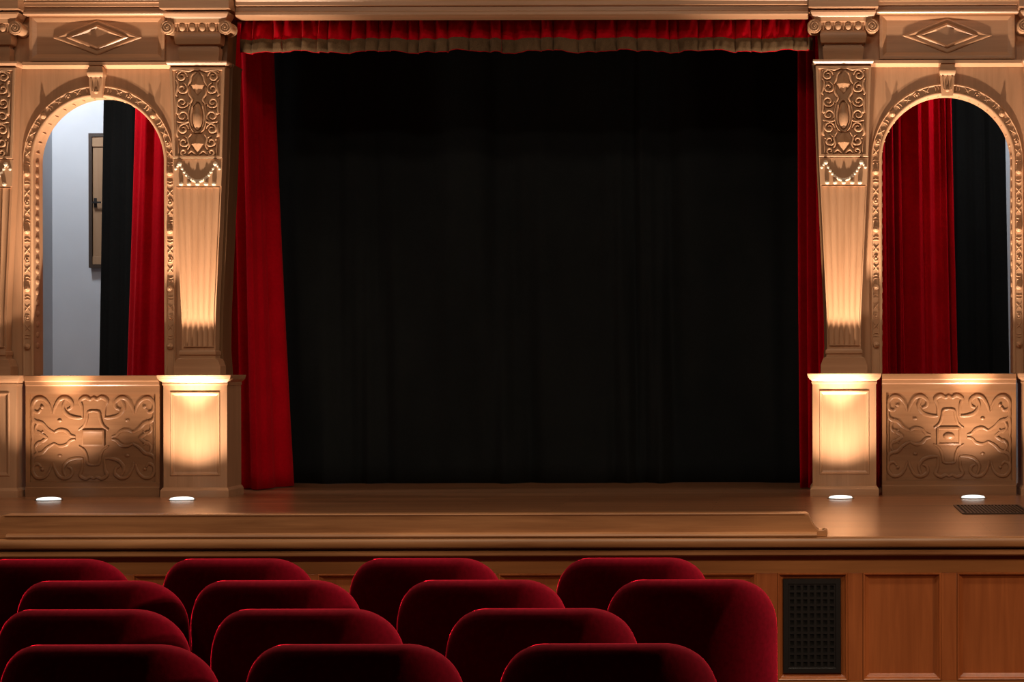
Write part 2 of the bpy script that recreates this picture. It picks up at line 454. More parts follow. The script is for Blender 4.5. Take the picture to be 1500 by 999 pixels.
    m.sphere((xc, yg, z(172)), (7.5*K, .055, 20*K), 20, 12)
    n = 28
    m.tube([(xc+10*K*math.cos(2*PI*i/n), yg-.008, z(172)+23*K*math.sin(2*PI*i/n)) for i in range(n)], .010, 8, True)
    m.build('cabochon', M_CARVE, t, smooth=50)
    # capital
    yc = 16.42
    m = MB()
    L = [(97.5, .232, 0), (96, .245, -.018), (93.5, .252, -.03), (91, .252, -.03), (90.5, .16, .045), (84, .165, .04), (76, .172, .03), (70, .170, .03), (69, .158, .045), (66, .158, .045), (65, .183, .012), (60, .190, .003), (54, .194, -.003), (48, .187, .005), (47, .182, .01), (36, .20, -.005), (35, .236, -.02), (29, .245, -.03), (28, .252, -.04), (25, .262, -.05), (22.5, .270, -.06), (20, .272, -.06)]
    m.loft([(xc-h, xc+h, y0+i, yb, z(py)) for py, h, i in L])
    cap = m.build('capital', M_OAKH, t)
    m = MB()
    for i in range(4):
        u = (-1+2*i/3)*.125; m.sphere((xc+u, y0-.002, z(41)), (.026, .022, .034), 10, 8)
    for i in range(5):
        u = (-1+2*i/4)*.165; m.strip([(xc+u, z(36.5)), (xc+u, z(41)), (xc+u, z(47))], .006, .018, y0+.004)
    m.build('egg_moulding', M_CARVE, cap)
    for q in (-1, 1):
        m = MB(); vx, vz = xc+q*.240, z(42); r = .058
        yv = y0-.035
        m.cyl_y(vx, vz, [(yv, r*.96), (yv+.004, r), (yv+.02, r), (yv+.035, r*.8), (yb-.01, r*.8), (yb-.002, r)])
        m.strip(spiral(vx, vz, r*.86, r*.2, PI/2, -q*2.0, 40), .0075, .010, yv+.001, taper=False)
        m.sphere((vx, yv, vz), (.013, .012, .013))
        m.build('volute', M_CARVE, cap)
    return t

# ------------------------------------------------------------------ arch walls, surrounds
YW = 16.22
def arch_zs(): return ZL(237, 16.17)
RA = .554
def arch_bay(xa, s, glabel, key):
    zs = arch_zs(); z0, z1 = TOPPED, ZL(95, YW)
    hw = .871-.12     # the wall reaches under the pilasters on both sides
    y0, y1 = YW, YW+.19
    m = MB()
    m.box(xa-hw, xa-RA, y0, y1, z0, zs); m.box(xa+RA, xa+hw, y0, y1, z0, zs)
    n = 64
    A = [(xa-RA*math.cos(PI*i/n), zs+RA*math.sin(PI*i/n)) for i in range(n+1)]
    out = [(xa-hw, zs)] + A + [(xa+hw, zs), (xa+hw, z1), (xa-hw, z1)]
    N = len(out)
    vs = [(x, y0, z) for x, z in A]+[(x, y0, z1) for x, z in A]+[(x, y1, z) for x, z in A]+[(x, y1, z1) for x, z in A]
    fs = []; q = n+1
    for i in range(n):
        fs += [(i, i+1, q+i+1, q+i), (2*q+i, 3*q+i, 3*q+i+1, 2*q+i+1), (i, 2*q+i, 2*q+i+1, i+1), (q+i, q+i+1, 3*q+i+1, 3*q+i)]
    m.add(vs, fs)
    m.box(xa-hw, xa-RA, y0, y1, zs, z1); m.box(xa+RA, xa+hw, y0, y1, zs, z1)
    # frieze zone above the ledge
    m.box(xa-.75, xa+.75, y0, y1, z1, ZL(-60, YW))
    w = m.build('wall_arch_'+SIDE[s], M_OAKV, origin=(xa, y0, z0)); tag(w, kind='structure', label='oak wall pierced by a round arch '+side_word(s))
    # surround: profile swept along jamb - arch - jamb
    t = thing('arch_surround', (xa, YW-.03, TOPPED), 'carved round-headed oak arch surround '+glabel, 'arch', 'carved arch surrounds')
    path = []
    for i in range(12): path.append((xa-1, z0+(zs-z0)*i/12, 'L'))
    pts = []                                       # (pos x, z, outward normal)
    for i in range(12): pts.append((xa-RA, z0+(zs-z0)*i/12, -1, 0))
    for i in range(n+1): a = PI*i/n; pts.append((xa-RA*math.cos(a), zs+RA*math.sin(a), -math.cos(a), math.sin(a)))
    for i in range(11, -1, -1): pts.append((xa+RA, z0+(zs-z0)*i/12, 1, 0))
    prof = [(-.006, YW+.19), (-.006, YW-.012), (.0, YW-.018), (.009, YW-.020), (.016, YW-.018), (.019, YW-.010), (.070, YW-.010), (.073, YW-.014), (.079, YW-.016), (.085, YW-.012), (.088, YW-.007), (.091, YW-.002)]
    m = MB(); vs, fs = [], []; k = len(prof)
    for (x, z, nx, nz) in pts:
        for o, y in prof: vs.append((x+nx*o, y, z+nz*o))
    for i in range(len(pts)-1):
        for j in range(k-1): fs.append((i*k+j, i*k+j+1, (i+1)*k+j+1, (i+1)*k+j))
    m.add(vs, fs)
    band = m
    # scallops on the inner edge
    LJ = zs-z0; LT = 2*LJ+PI*RA
    def at(sv, off):
        if sv < LJ: return (xa-RA-off, z0+sv), (0, 1), (-1, 0)
        if sv < LJ+PI*RA:
            a = (sv-LJ)/RA; c, sn = math.cos(a), math.sin(a)
            return (xa-(RA+off)*c, zs+(RA+off)*sn), (sn, c), (-c, sn)
        r = sv-LJ-PI*RA; return (xa+RA+off, zs-r), (0, -1), (1, 0)
    mb = []
    yf = YW-.010
    sv = .24; i = 0; pitch = (LT-.48)/60
    while sv < LT-.23:
        (x, z), (tx, tz), (nx, nz) = at(sv, .045)
        def loc(a, c): return (x+tx*a+nx*c*.85, z+tz*a+nz*c*.85)
        r = i % 6
        if r == 0: mb.append((x, z))
        elif r in (1, 5): m.strip([loc(-.012, -.026), loc(-.006, 0), loc(-.012, .026)], .006, .0075, yf); m.strip([loc(.012, -.026), loc(.02, 0), loc(.012, .026)], .005, .007, yf)
        elif r in (2, 4): m.strip([loc(-.025, -.024), loc(0, 0), loc(.025, .024)], .006, .0075, yf); m.strip([loc(.025, -.024), loc(0, 0), loc(-.025, .024)], .006, .0075, yf)
        else: m.strip([loc(-.02, -.02), loc(-.022, .012), loc(0, .026), loc(.022, .012), loc(.02, -.02)], .006, .0075, yf); m.sphere((x, yf-.004, z), (.011, .010, .011), 8, 5)
        sv += pitch; i += 1
    for (x, z) in mb:
        m = MB(); m.sphere((x, yf-.010, z), (.026, .018, .026), 12, 8); m.sphere((x, yf-.026, z), .011, 8, 6)
        m.build('boss', M_CARVE, t, smooth=60)
    # inner row of small scallops on the reveal
    sv = .25
    m = band
    while sv < LT-.25:
        (x, z), (tx, tz), (nx, nz) = at(sv, -.0085)
        m.sphere((x, YW+.07, z), (.0055, .04, .026) if abs(nx) > .99 else (.0055, .04, .0055), 8, 6)
        sv += .09
    band.build('archivolt', M_CARVE, t, smooth=42)
    # keystone
    m = MB(); kz0, kz1 = ZL(141, 16.12), ZL(97, 16.12)
    h = 10*K
    ks = [(xa-h*.82, xa+h*.82, YW-.055, YW-.032, kz0-.01), (xa-h*.9, xa+h*.9, YW-.06, YW-.032, ZL(136, 16.12)), (xa-h, xa+h, YW-.065, YW-.001, ZL(122, 16.12)), (xa-h*1.02, xa+h*1.02, YW-.07, YW-.001, ZL(113, 16.12)), (xa-h*1.15, xa+h*1.15, YW-.09, YW-.001, ZL(110, 16.12)), (xa-h*1.2, xa+h*1.2, YW-.095, YW-.001, ZL(106, 16.12)), (xa-h*.95, xa+h*.95, YW-.08, YW-.001, kz1)]
    m.loft(ks)
    for q in (-1, 1): m.strip([(xa+q*h*.7, ZL(114)), (xa+q*h*.7, ZL(124)), (xa+q*h*.55, ZL(133))], .008, .012, YW-.066, taper=False)
    m.sphere((xa, YW-.065, ZL(133)), (.02, .02, .02), 10, 6); m.strip([(xa, ZL(114)), (xa, ZL(126))], .01, .012, YW-.068)
    m.build('keystone', M_CARVE, t, smooth=40)
    return t

def ledge(x0, x1, name, lab):
    m = MB(); zt, zb = ZL(92.5, 16.2), ZL(99, 16.2)
    m.prism_x(x0, x1, [(YW-.001, zb-.012), (YW-.02, zb-.006), (YW-.05, zb+.008), (YW-.062, zb+.012), (YW-.062, zt), (YW-.001, zt)])
    o = m.build(name, M_OAKH); tag(o, kind='structure', label=lab)

def frieze(xa, label):
    z = lambda py: ZL(py, YW)
    t = thing('frieze_panel', (xa, YW-.02, z(90)), label, 'panel', 'lozenge panels above the arches')
    h = .555; yb = YW-.032
    m = MB(); m.box(xa-h-.01, xa+h+.01, yb, YW-.001, z(91), z(24)); m.build('board', M_OAKH, t)
    m = MB()
    m.frame(xa-h-.01, xa+h+.01, z(91), z(24), [(0, yb-.0005), (0, yb-.014), (.02, yb-.016), (.03, yb-.012), (.045, yb-.006), (.058, yb-.0005)])
    m.build('border', M_OAKH, t)
    m = MB(); zc = z(57)
    def dia(w, hh, y): return [(xa-w, y, zc), (xa, y, zc-hh), (xa+w, y, zc), (xa, y, zc+hh)]
    m.rings([dia(.375, .150, yb-.0005), dia(.36, .144, yb-.010), dia(.335, .134, yb-.012), dia(.27, .108, yb-.004), dia(.245, .098, yb-.016), dia(.225, .090, yb-.018), dia(.19, .076, yb-.006)], cap=True)
    m.build('lozenge', M_OAKH, t, smooth=15)
    return t

def parapet(xa, s, label, boss):
    z = lambda py: ZL(py, 16.06)
    y0 = 16.06; hw = .556
    t = thing('parapet_panel', (xa, 16.12, 0), label, 'parapet', 'carved parapet panels under the arches')
    m = MB()
    m.box(xa-hw, xa+hw, y0+.02, 16.20, 0, .93)
    m.build('backing', M_BAL, t)
    m = MB()
    m.loft([(xa-hw, xa+hw, y0-.012, 16.2, 0), (xa-hw, xa+hw, y0-.012, 16.2, .05), (xa-hw, xa+hw, y0-.001, 16.2, .06)][:0] or [(xa-hw, xa+hw, y0-.012, y0+.019, 0), (xa-hw, xa+hw, y0-.012, y0+.019, .075), (xa-hw, xa+hw, y0-.002, y0+.019, .085), (xa-hw, xa+hw, y0-.002, y0+.019, z(707))])
    m.build('bottom_rail', M_BAL, t)
    m = MB(); m.loft([(xa-hw, xa+hw, y0-.002, y0+.019, z(578)), (xa-hw, xa+hw, y0-.002, y0+.019, z(566)), (xa-hw, xa+hw, y0-.010, y0+.019, z(564)), (xa-hw, xa+hw, y0-.012, y0+.019, .93)])
    m.build('top_rail', M_BAL, t)
    m = MB(); m.loft([(xa-hw, xa+hw, y0-.014, 16.22, .9305), (xa-hw, xa+hw, y0-.018, 16.22, .955), (xa-hw, xa+hw, y0-.03, 16.22, .965), (xa-hw, xa+hw, y0-.032, 16.4, .985), (xa-hw, xa+hw, y0-.032, 16.4, TOPPED-.004)])
    m.build('sill', M_BAL, t)
    fw, zc = .522, (z(578)+z(707))/2
    for q in (-1, 1):
        m = MB(); m.box(min(xa+q*fw, xa+q*hw), max(xa+q*fw, xa+q*hw), y0-.002, y0+.019, z(707), z(578)); m.build('stile', M_BALV, t)
    m = MB(); yg = y0+.0195; hh = (z(578)-z(707))/2
    W, H = .017, .011
    k = 1/93.0*fw       # half width of the field is 93 px
    for sx in (-1, 1):
        for sz in (-1, 1):
            def T(u, v): return (xa+sx*u*k, zc+sz*v*k)
            def q(pts, w=W, h=H): m.strip(smooth_path([T(u, v) for u, v in pts], 6), w, h, yg, flat=True)
            # outer C scroll in the corner, S scroll beside it, stems to the middle
            q([(62, 38), (66, 50), (74, 58), (84, 58), (90, 50), (89, 41), (82, 38), (78, 43)])
            q([(90, 46), (90, 30), (84, 24), (76, 22), (68, 14), (58, 8)])
            q([(60, 36), (57, 46), (50, 57), (40, 59), (32, 53), (33, 45), (39, 42)])
            q([(40, 59), (45, 45), (38, 34), (26, 30), (16, 30)])
            q([(16, 30), (17, 46), (20, 55), (12, 60), (5, 57), (0, 60)])
            q([(90, 28), (91, 14), (90, 0)], W*.8)
            q([(82, 10), (74, 4), (68, 0)], W*.9)
            q([(58, 8), (50, 12), (40, 10), (34, 4), (27, 2)], W*.9)
            q([(80, 26), (86, 14), (80, 6), (74, 10)], W*.7)
            q([(0, 40), (8, 38), (10, 28), (14, 18), (22, 12)], W*.8)
            m.sphere(T(76, 46)[:1]+(yg,)+T(76, 46)[1:], (.016, .014, .016)); m.sphere(T(50, 26)[:1]+(yg,)+T(50, 26)[1:], (.02, .012, .014))
    if boss:
        bw, bh = .092, .066
        m.frame(xa-bw, xa+bw, zc-bh, zc+bh, [(0, yg), (0, yg-.014), (.012, yg-.018), (.02, yg-.013)], cap=True)
    else:
        m.frame(xa-.10, xa+.10, zc-.075, zc+.075, [(0, yg), (0, yg-.012), (.014, yg-.018), (.024, yg-.008)], cap=True)
        m.sphere((xa, yg-.008, zc), (.05, .02, .03), 14, 8)
    m.build('scrollwork', M_BAL, t, smooth=45)
    return t

words = {-1: 'beside the pale backstage wall', 1: 'beside the dark vent in the stage floor'}
for s in (-1, 1):
    xp, xa, xo = XC+s*PIL, XC+s*ARC, XC+s*OUT
    if s < 0:
        pedestal(xp, 'brightly uplit oak pedestal just left of the curtained stage opening')
        pedestal(xo, 'oak pedestal cut off by the left edge beside the squat-boss parapet')
        pilaster(xp, 'fluted oak pilaster with volutes just left of the curtained opening', s)
        pilaster(xo, 'half-seen oak pilaster at the left edge beyond the pale wall arch', s)
        arch_bay(xa, s, 'framing the pale wall and wooden hatch door', 'a')
        frieze(xa, 'oak frieze panel with lozenge above the pale wall arch')
        parapet(xa, s, 'scroll-carved brown parapet with square middle boss under pale wall arch', True)
    else:
        pedestal(xp, 'brightly uplit oak pedestal just right of the curtained stage opening')
        pedestal(xo, 'oak pedestal at the right edge beyond the floor vent')
        pilaster(xp, 'fluted oak pilaster with volutes just right of the curtained opening', s)
        pilaster(xo, 'oak pilaster at the right edge of which only a volute shows', s)
        arch_bay(xa, s, 'framing wide red folds and a black curtain', 'b')
        frieze(xa, 'oak frieze panel with lozenge above the red and black curtain arch')
        parapet(xa, s, 'scroll-carved brown parapet without square boss near the floor vent', False)
ledge(XC-ARC-.66, XC-ARC+.66, 'trim_2', 'thin oak ledge over the pale wall arch')
ledge(XC+ARC-.66, XC+ARC+.66, 'trim_3', 'thin oak ledge over the red curtain arch')

# piers behind the pilasters (tapered) and the heavy entablature above everything
def pier(xc, name):
    z = ZL; m = MB()
    P = [(TOPPED, .175), (z(510), .16), (z(460), .165), (z(235), .225), (z(98), .25), (z(92), .262), (z(91), .20), (z(20), .22)]
    m.loft([(xc-h, xc+h, 16.225, 16.47, zz) for zz, h in P])
    o = m.build(name, M_PIER, origin=(xc, 16.3, TOPPED)); tag(o, kind='structure', label='tapered oak pier behind a pilaster'); return o
for i, u in enumerate((-OUT, -PIL, PIL, OUT)): pier(XC+u, 'wall_pier_' + ('outer_left', 'left', 'right', 'outer_right')[i])

zt = ZL(-120, 16.2)
def ent(x0, x1, y, prof, name, lab):
    m = MB(); m.prism_x(x0, x1, [(y+a, z) for a, z in prof]); o = m.build(name, M_OAKH); tag(o, kind='structure', label=lab); return o
zz = lambda py: ZL(py, 16.15)
bay = [(.06, zz(23.5)), (-.012, zz(23.5)), (-.022, zz(22)), (-.022, zz(19.5)), (.0, zz(18)), (.0, zz(13)), (-.02, zz(11.5)), (-.02, zz(6.5)), (-.028, zz(6)), (-.028, zz(4.5)), (-.018, zz(4)), (-.06, zz(-3)), (-.06, zz(-14)), (-.2, zz(-34)), (-.2, zt), (.06, zt)]
for nm, xa in (('trim_4', XC-ARC), ('trim_5', XC+ARC)):
    ent(xa-.59, xa+.59, 16.13, bay, nm, 'oak cornice mouldings above the lozenge frieze')
mid = [(.20, zz(25)), (.02, zz(25)), (.0, zz(23)), (.0, zz(19)), (.02, zz(17)), (.02, zz(11)), (-.006, zz(9)), (-.006, zz(4)), (-.03, zz(1)), (-.03, zz(-14)), (-.2, zz(-34)), (-.2, zt), (.20, zt)]
ent(XC-PIL+.292, XC+PIL-.292, 16.15, mid, 'trim_6', 'oak cornice mouldings over the stage opening')
m = MB()
for u in (-OUT, -PIL, PIL, OUT):
    xc = XC+u
    m.loft([(xc-.255, xc+.255, 15.99, 16.5, zz(19.5)), (xc-.288, xc+.288, 15.985, 16.5, zz(18)), (xc-.288, xc+.288, 15.985, 16.5, zz(-6)), (xc-.292, xc+.292, 15.97, 16.5, zz(-8)), (xc-.292, xc+.292, 15.93, 16.5, zt)])
o = m.build('trim_7', M_OAKH); tag(o, kind='structure', label='projecting oak blocks above the pilaster capitals')
m = MB(); m.box(-13, 6.5, 16.52, 16.6, zz(22), 7.2); m.box(-13, 6.5, 15.9, 16.52, zt+.001, 7.2)
o = m.build('wall_above_stage', M_OAKV); tag(o, kind='structure')
m = MB(); m.box(-13, XC-OUT-.35, 16.0, 16.4, 0, zt); m.box(XC+OUT+.35, 6.5, 16.0, 16.4, 0, zt)
m.box(XC-OUT-.7, XC-OUT-.1, 16.475, 16.515, 0, zt); m.box(XC+OUT+.1, XC+OUT+.7, 16.475, 16.515, 0, zt)
o = m.build('wall_beyond_arches', M_OAKV); tag(o, kind='structure')

# ------------------------------------------------------------------ floor uplights
lab_up = ['round glowing floor uplight under the parapet with square boss', 'round glowing floor uplight at the pedestal left of the stage opening',
          'round glowing floor uplight at the pedestal right of the stage opening', 'round glowing floor uplight just behind the dark floor vent']
UY = 15.66
UP = []
for px, lb in zip((71, 266, 1231, 1425), lab_up):
    x = X(px, UY); UP.append(x)
    t = thing('floor_uplight', (x, UY, 0), lb, 'light', 'round uplights in the stage floor')
    m = MB(); m.cyl_z(x, UY, [(0, .110), (.004, .110), (.006, .106), (.006, .098), (.003, .096)]); m.build('rim', M_RING, t)
    m = MB(); m.cyl_z(x, UY, [(.0035, .095), (.012, .093), (.018, .085), (.023, .06), (.025, .03)]); m.build('lens', M_LENS, t, smooth=60)
# floor vent
fx0, fx1 = X(1395, 14.9), X(1491, 14.9)
fy0, fy1 = E*F/(754-CY), E*F/(741.5-CY)
v = thing('floor_grate', ((fx0+fx1)/2, (fy0+fy1)/2, 0), 'dark brown slotted vent lying in the stage floor', 'vent')
m = MB(); m.box(fx0, fx1, fy0, fy1, .001, .003); m.build('shade_sheet', M_VENTB, v)  # thin dark sheet painted as the shade below the slots
m = MB()
for a in ((fx0, fx1, fy0, fy0+.03), (fx0, fx1, fy1-.03, fy1), (fx0, fx0+.02, fy0+.03, fy1-.03), (fx1-.02, fx1, fy0+.03, fy1-.03)): m.box(*a, .0035, .009)
m.build('rim', M_BROWNV, v)
m = MB()
n = 18
for i in range(1, n):
    x = fx0+.02+(fx1-fx0-.04)*i/n; m.box(x-.006, x+.006, fy0+.03, fy1-.03, .0035, .008)
for j in range(1, 6):
    y = fy0+.03+(fy1-fy0-.06)*j/6; m.box(fx0+.02, fx1-.02, y-.008, y+.008, .0036, .0075)
m.build('lattice', M_BROWNV, v)

# ------------------------------------------------------------------ curtains
def poly_at(P, t):
    L = [math.hypot(b[0]-a[0], b[1]-a[1]) for a, b in zip(P, P[1:])]; T = sum(L)*t
    for (a, b), l in zip(zip(P, P[1:]), L):
        if T <= l+1e-9: 
            k = T/l; return (a[0]+(b[0]-a[0])*k, a[1]+(b[1]-a[1])*k)
        T -= l
    return P[-1]
def drape(bot, top, z0, z1, folds, amp, seed, nu=220, nv=28, sharp=1.0, hem=0.0, ampt=None, warp=.35, ease=1.0):
    rnd = random.Random(seed); vs, fs = [], []
    ph = [rnd.uniform(0, 6.28) for _ in range(8)]
    for j in range(nv+1):
        v = j/nv
        for i in range(nu+1):
            u = i/nu; ve = v**ease
            a = poly_at(bot, u); c = poly_at(top, u)
            x, y = a[0]+(c[0]-a[0])*ve, a[1]+(c[1]-a[1])*ve
            u2 = min(1, u+.004); u1 = max(0, u-.004)
            p, q = poly_at(bot, u1), poly_at(bot, u2)
            tx, ty = q[0]-p[0], q[1]-p[1]; l = math.hypot(tx, ty) or 1
            nx, ny = ty/l, -tx/l
            A = amp+((ampt if ampt is not None else amp)-amp)*v
            w = 2*PI*folds*(u+.035*warp*math.sin(2*PI*2.3*u+ph[0])+.02*warp*math.sin(2*PI*5.1*u+ph[1]))
            f = math.sin(w+ph[2]+.5*math.sin(2.2*v+ph[3])*warp*3)
            f = math.copysign(abs(f)**sharp, f)
            g = .35*math.sin(1.73*w+ph[4]+1.1*v)+.22*math.sin(2.9*w+ph[5]-.8*v)
            am = A*(.65+.35*math.sin(3.1*2*PI*u+ph[6]))
            o = am*(f+g)
            vs.append((x+nx*o, y+ny*o, z0+(z1-z0)*v+(hem*math.sin(w*.5+ph[7]) if j == 0 else 0)))
    for j in range(nv):
        for i in range(nu): fs.append((j*(nu+1)+i, j*(nu+1)+i+1, (j+1)*(nu+1)+i+1, (j+1)*(nu+1)+i))
    return MB().add(vs, fs)
def solid(o, th=.006):
    s = o.modifiers.new('thickness', 'SOLIDIFY'); s.thickness = th; s.offset = 0; return o
def P2(px, d): return (X(px, d), d)

# black backdrop
BD = 17.80
m = drape([P2(300, BD), P2(1300, BD)], [P2(300, BD), P2(1300, BD)], .0005, 4.6, 9, .095, 5, nu=420, nv=24, warp=1.5, ampt=.035)
o = solid(m.build('backdrop_curtain', M_BLACK, origin=(X(800, BD), BD, 0), smooth=180))
tag(o, 'wide black stage curtain hanging in soft folds across the opening', 'curtain')
# red main curtains: each runs from the wing, behind the pier, into the opening
b_ = [P2(177, 17.15), P2(235, 17.0), P2(300, 17.0), P2(335, 17.35), P2(377, 16.82), P2(428, 17.42)]
t_ = [P2(203, 17.15), P2(245, 17.0), P2(300, 17.0), P2(322, 17.35), P2(362, 16.86), P2(394, 17.42)]
m = drape(b_, t_, .008, 4.5, 10, .035, 12, nu=300, nv=30, warp=.6, ampt=.04)
o = solid(m.build('stage_curtain', M_RED, origin=(X(300, 17), 17, 0), smooth=180))
tag(o, 'tall red velvet curtain drawn aside, flaring into the opening beside pale wall bay', 'curtain', 'red stage curtains drawn to the sides')
b_ = [P2(1172.5, 17.0), P2(1215, 16.85), P2(1300, 17.0), P2(1401, 17.2)]
t_ = [P2(1172.5, 17.0), P2(1215, 16.85), P2(1300, 17.0), P2(1389, 17.2)]
m = drape(b_, t_, .008, 4.5, 13, .075, 24, nu=300, nv=30, warp=.8, ampt=.06)
o = solid(m.build('stage_curtain', M_RED, origin=(X(1290, 17), 17, 0), smooth=180))
tag(o, 'tall red velvet curtain in many folds filling half of the floor-vent-side arch', 'curtain', 'red stage curtains drawn to the sides')
# black wing curtains
m = drape([P2(143, 18.4), P2(255, 18.4)], [P2(156, 18.4), P2(255, 18.4)], .01, 4.6, 5, .012, 3, nu=80, nv=16)
o = solid(m.build('wing_curtain', M_BLACK, origin=(X(190, 18.4), 18.4, 0), smooth=180)); tag(o, 'black wing curtain hanging in front of the wooden hatch door', 'curtain', 'black wing curtains')
m = drape([P2(1352, 18.4), P2(1481, 18.4)], [P2(1352, 18.4), P2(1470, 18.4)], .01, 4.6, 5, .02, 8, nu=80, nv=16)
o = solid(m.build('wing_curtain', M_BLACK, origin=(X(1420, 18.4), 18.4, 0), smooth=180)); tag(o, 'black wing curtain beside the red folds in the floor-vent-side arch', 'curtain', 'black wing curtains')

# valance
def pleats(x0, x1, y, zs, seed, amp, rows_y, n=1100):
    rnd = random.Random(seed)
    ed = [x0]
    while ed[-1] < x1: ed.append(ed[-1]+rnd.choice((.09, .11, .13, .17, .2))*rnd.uniform(.8, 1.2))
    ed[-1] = x1
    dep = [rnd.uniform(.6, 1.2) for _ in ed]; lean = [rnd.uniform(-.03, .03) for _ in ed]
    vs, fs = [], []; nv = len(zs)
    k = 0
    xs = [x0+(x1-x0)*i/n for i in range(n+1)]
    r4 = [rnd.uniform(0, 6.28) for _ in range(4)]
    for j, z in enumerate(zs):
        v = j/(nv-1); k = 0
        for x in xs:
            while k < len(ed)-2 and x > ed[k+1]: k += 1
            t = (x-ed[k])/(ed[k+1]-ed[k])
            bulge = math.sin(PI*min(1, max(0, t)))**.45
            a = amp*dep[k]*(.55+.45*math.sin(PI*min(1, v*.8+.25)))
            o = -a*bulge + .007*math.sin(55*x+4*v+r4[0])+.006*math.sin(93*x-7*v+r4[1])*(1-v*.5)
            sag = .012*math.sin(PI*t)*(1-v)*0 + (.010*math.sin(9*x+r4[2])+.006*math.sin(23*x+r4[3]))*(1-v)
            vs.append((x+lean[k]*(1-v)*bulge, y+o+rows_y, z+sag))
    for j in range(nv-1):
        for i in range(n): fs.append((j*(n+1)+i, j*(n+1)+i+1, (j+1)*(n+1)+i+1, (j+1)*(n+1)+i))
    return MB().add(vs, fs)
vy = 16.46
zv = lambda py: Z(py-2, vy)
va = thing('valance', ((X(357, vy)+X(1191, vy))/2, vy, zv(79)), 'gathered red velvet valance with olive fringe above the stage opening', 'valance')
x0, x1 = X(355, vy), X(1192, vy)
nz = 8
m = pleats(x0, x1, vy, [zv(78)+(zv(24)-zv(78))*j/nz for j in range(nz+1)], 4, .075, 0)
solid(m.build('gathered_cloth', M_RED, va, smooth=60), .004)
m = pleats(x0, x1, vy, [zv(78)+(zv(24)-zv(78))*j/nz for j in range(nz+1)], 4, .075, 0)
# fringe follows the same folds a little in front of the cloth
vs = m.v; n1 = 1101
keep = []
def row(z_, a):
    out = []
    for i in range(n1):
        lo, hi = vs[i], vs[nz*n1+i]
        t = (z_-zv(78))/(zv(24)-zv(78)); j = min(nz-1, int(t*nz)); k = t*nz-j
        p, q = vs[j*n1+i], vs[(j+1)*n1+i]
        out.append((p[0]+(q[0]-p[0])*k, p[1]+(q[1]-p[1])*k-a, p[2]+(q[2]-p[2])*k))
    return out
R = [row(zv(p), .007) for p in (77.3, 71, 66, 59)]
f = MB(); f.add([p for r in R for p in r], [(j*n1+i, j*n1+i+1, (j+1)*n1+i+1, (j+1)*n1+i) for j in range(3) for i in range(n1-1)])
solid(f.build('fringe', M_FRINGE, va, smooth=60), .003)

# ------------------------------------------------------------------ backstage
xl = X(77, 20.3)
m = MB(); m.box(xl, 6.4, 20.3, 20.45, 0, 6); o = m.build('wall_back', M_GREY); tag(o, kind='structure', label='pale grey plaster wall backstage')
m = MB(); m.box(xl-.15, xl-.001, 16.9, 20.45, 0, 6); o = m.build('wall_left', M_GREY); tag(o, kind='structure', label='grey side wall backstage')
hx0, hx1, hz0, hz1 = X(131, 20.25), X(215, 20.25), Z(390, 20.25), Z(193, 20.25)
t = thing('hatch_door', ((hx0+hx1)/2, 20.27, hz0), 'brown wooden hatch door with dark frame high on the pale wall', 'door')
m = MB(); fr = .035
m.frame(hx0, hx1, hz0, hz1, [(0, 20.299), (0, 20.235), (fr, 20.235), (fr, 20.262)]); m.build('frame', M_DARKW, t)
m = MB(); m.box(hx0+fr, hx1-fr, 20.258, 20.295, hz0+fr, hz1-fr); m.box(hx0+fr, hx1-fr, 20.245, 20.2575, hz0+fr, hz0+.12); m.box(hx0+fr, hx1-fr, 20.245, 20.2575, hz1-.14, hz1-fr); m.build('leaf', M_CUP, t, bevel=.003)
m = MB(); hx, hz = X(136, 20.2), Z(294, 20.2)
m.cyl_y(hx+.01, hz, [(20.21, .013), (20.257, .013)], 12); m.box(hx-.01, hx+.085, 20.20, 20.215, hz-.008, hz+.008); m.box(hx-.005, hx+.025, 20.25, 20.2578, hz-.05, hz+.05)
m.build('handle', M_METAL, t)

# ------------------------------------------------------------------ auditorium shell
FS = -.72
m = MB()
m.prism_x(-9, 5.5, [(-2, -1.2), (12.31, -1.2), (12.31, -1.06), (11.0, -1.06), (8.6, FS), (-2, FS)])
o = m.build('floor', M_CARPET); tag(o, kind='structure')
m = MB(); m.box(-9.1, -9.0, -2, 15.98, -1.2, 7.2); o = m.build('wall_house_left', M_AUDW); tag(o, kind='structure')
m = MB(); m.box(5.5, 5.6, -2, 15.98, -1.2, 7.2); o = m.build('wall_house_right', M_AUDW); tag(o, kind='structure')
m = MB(); m.box(-9, 5.5, -2.1, -2, -1.2, 7.2); o = m.build('wall_house_rear', M_AUDW); tag(o, kind='structure')
m = MB(); m.box(-13, 6.5, -2.1, 20.5, 7.2, 7.3); o = m.build('ceiling', M_CEIL); tag(o, kind='structure')

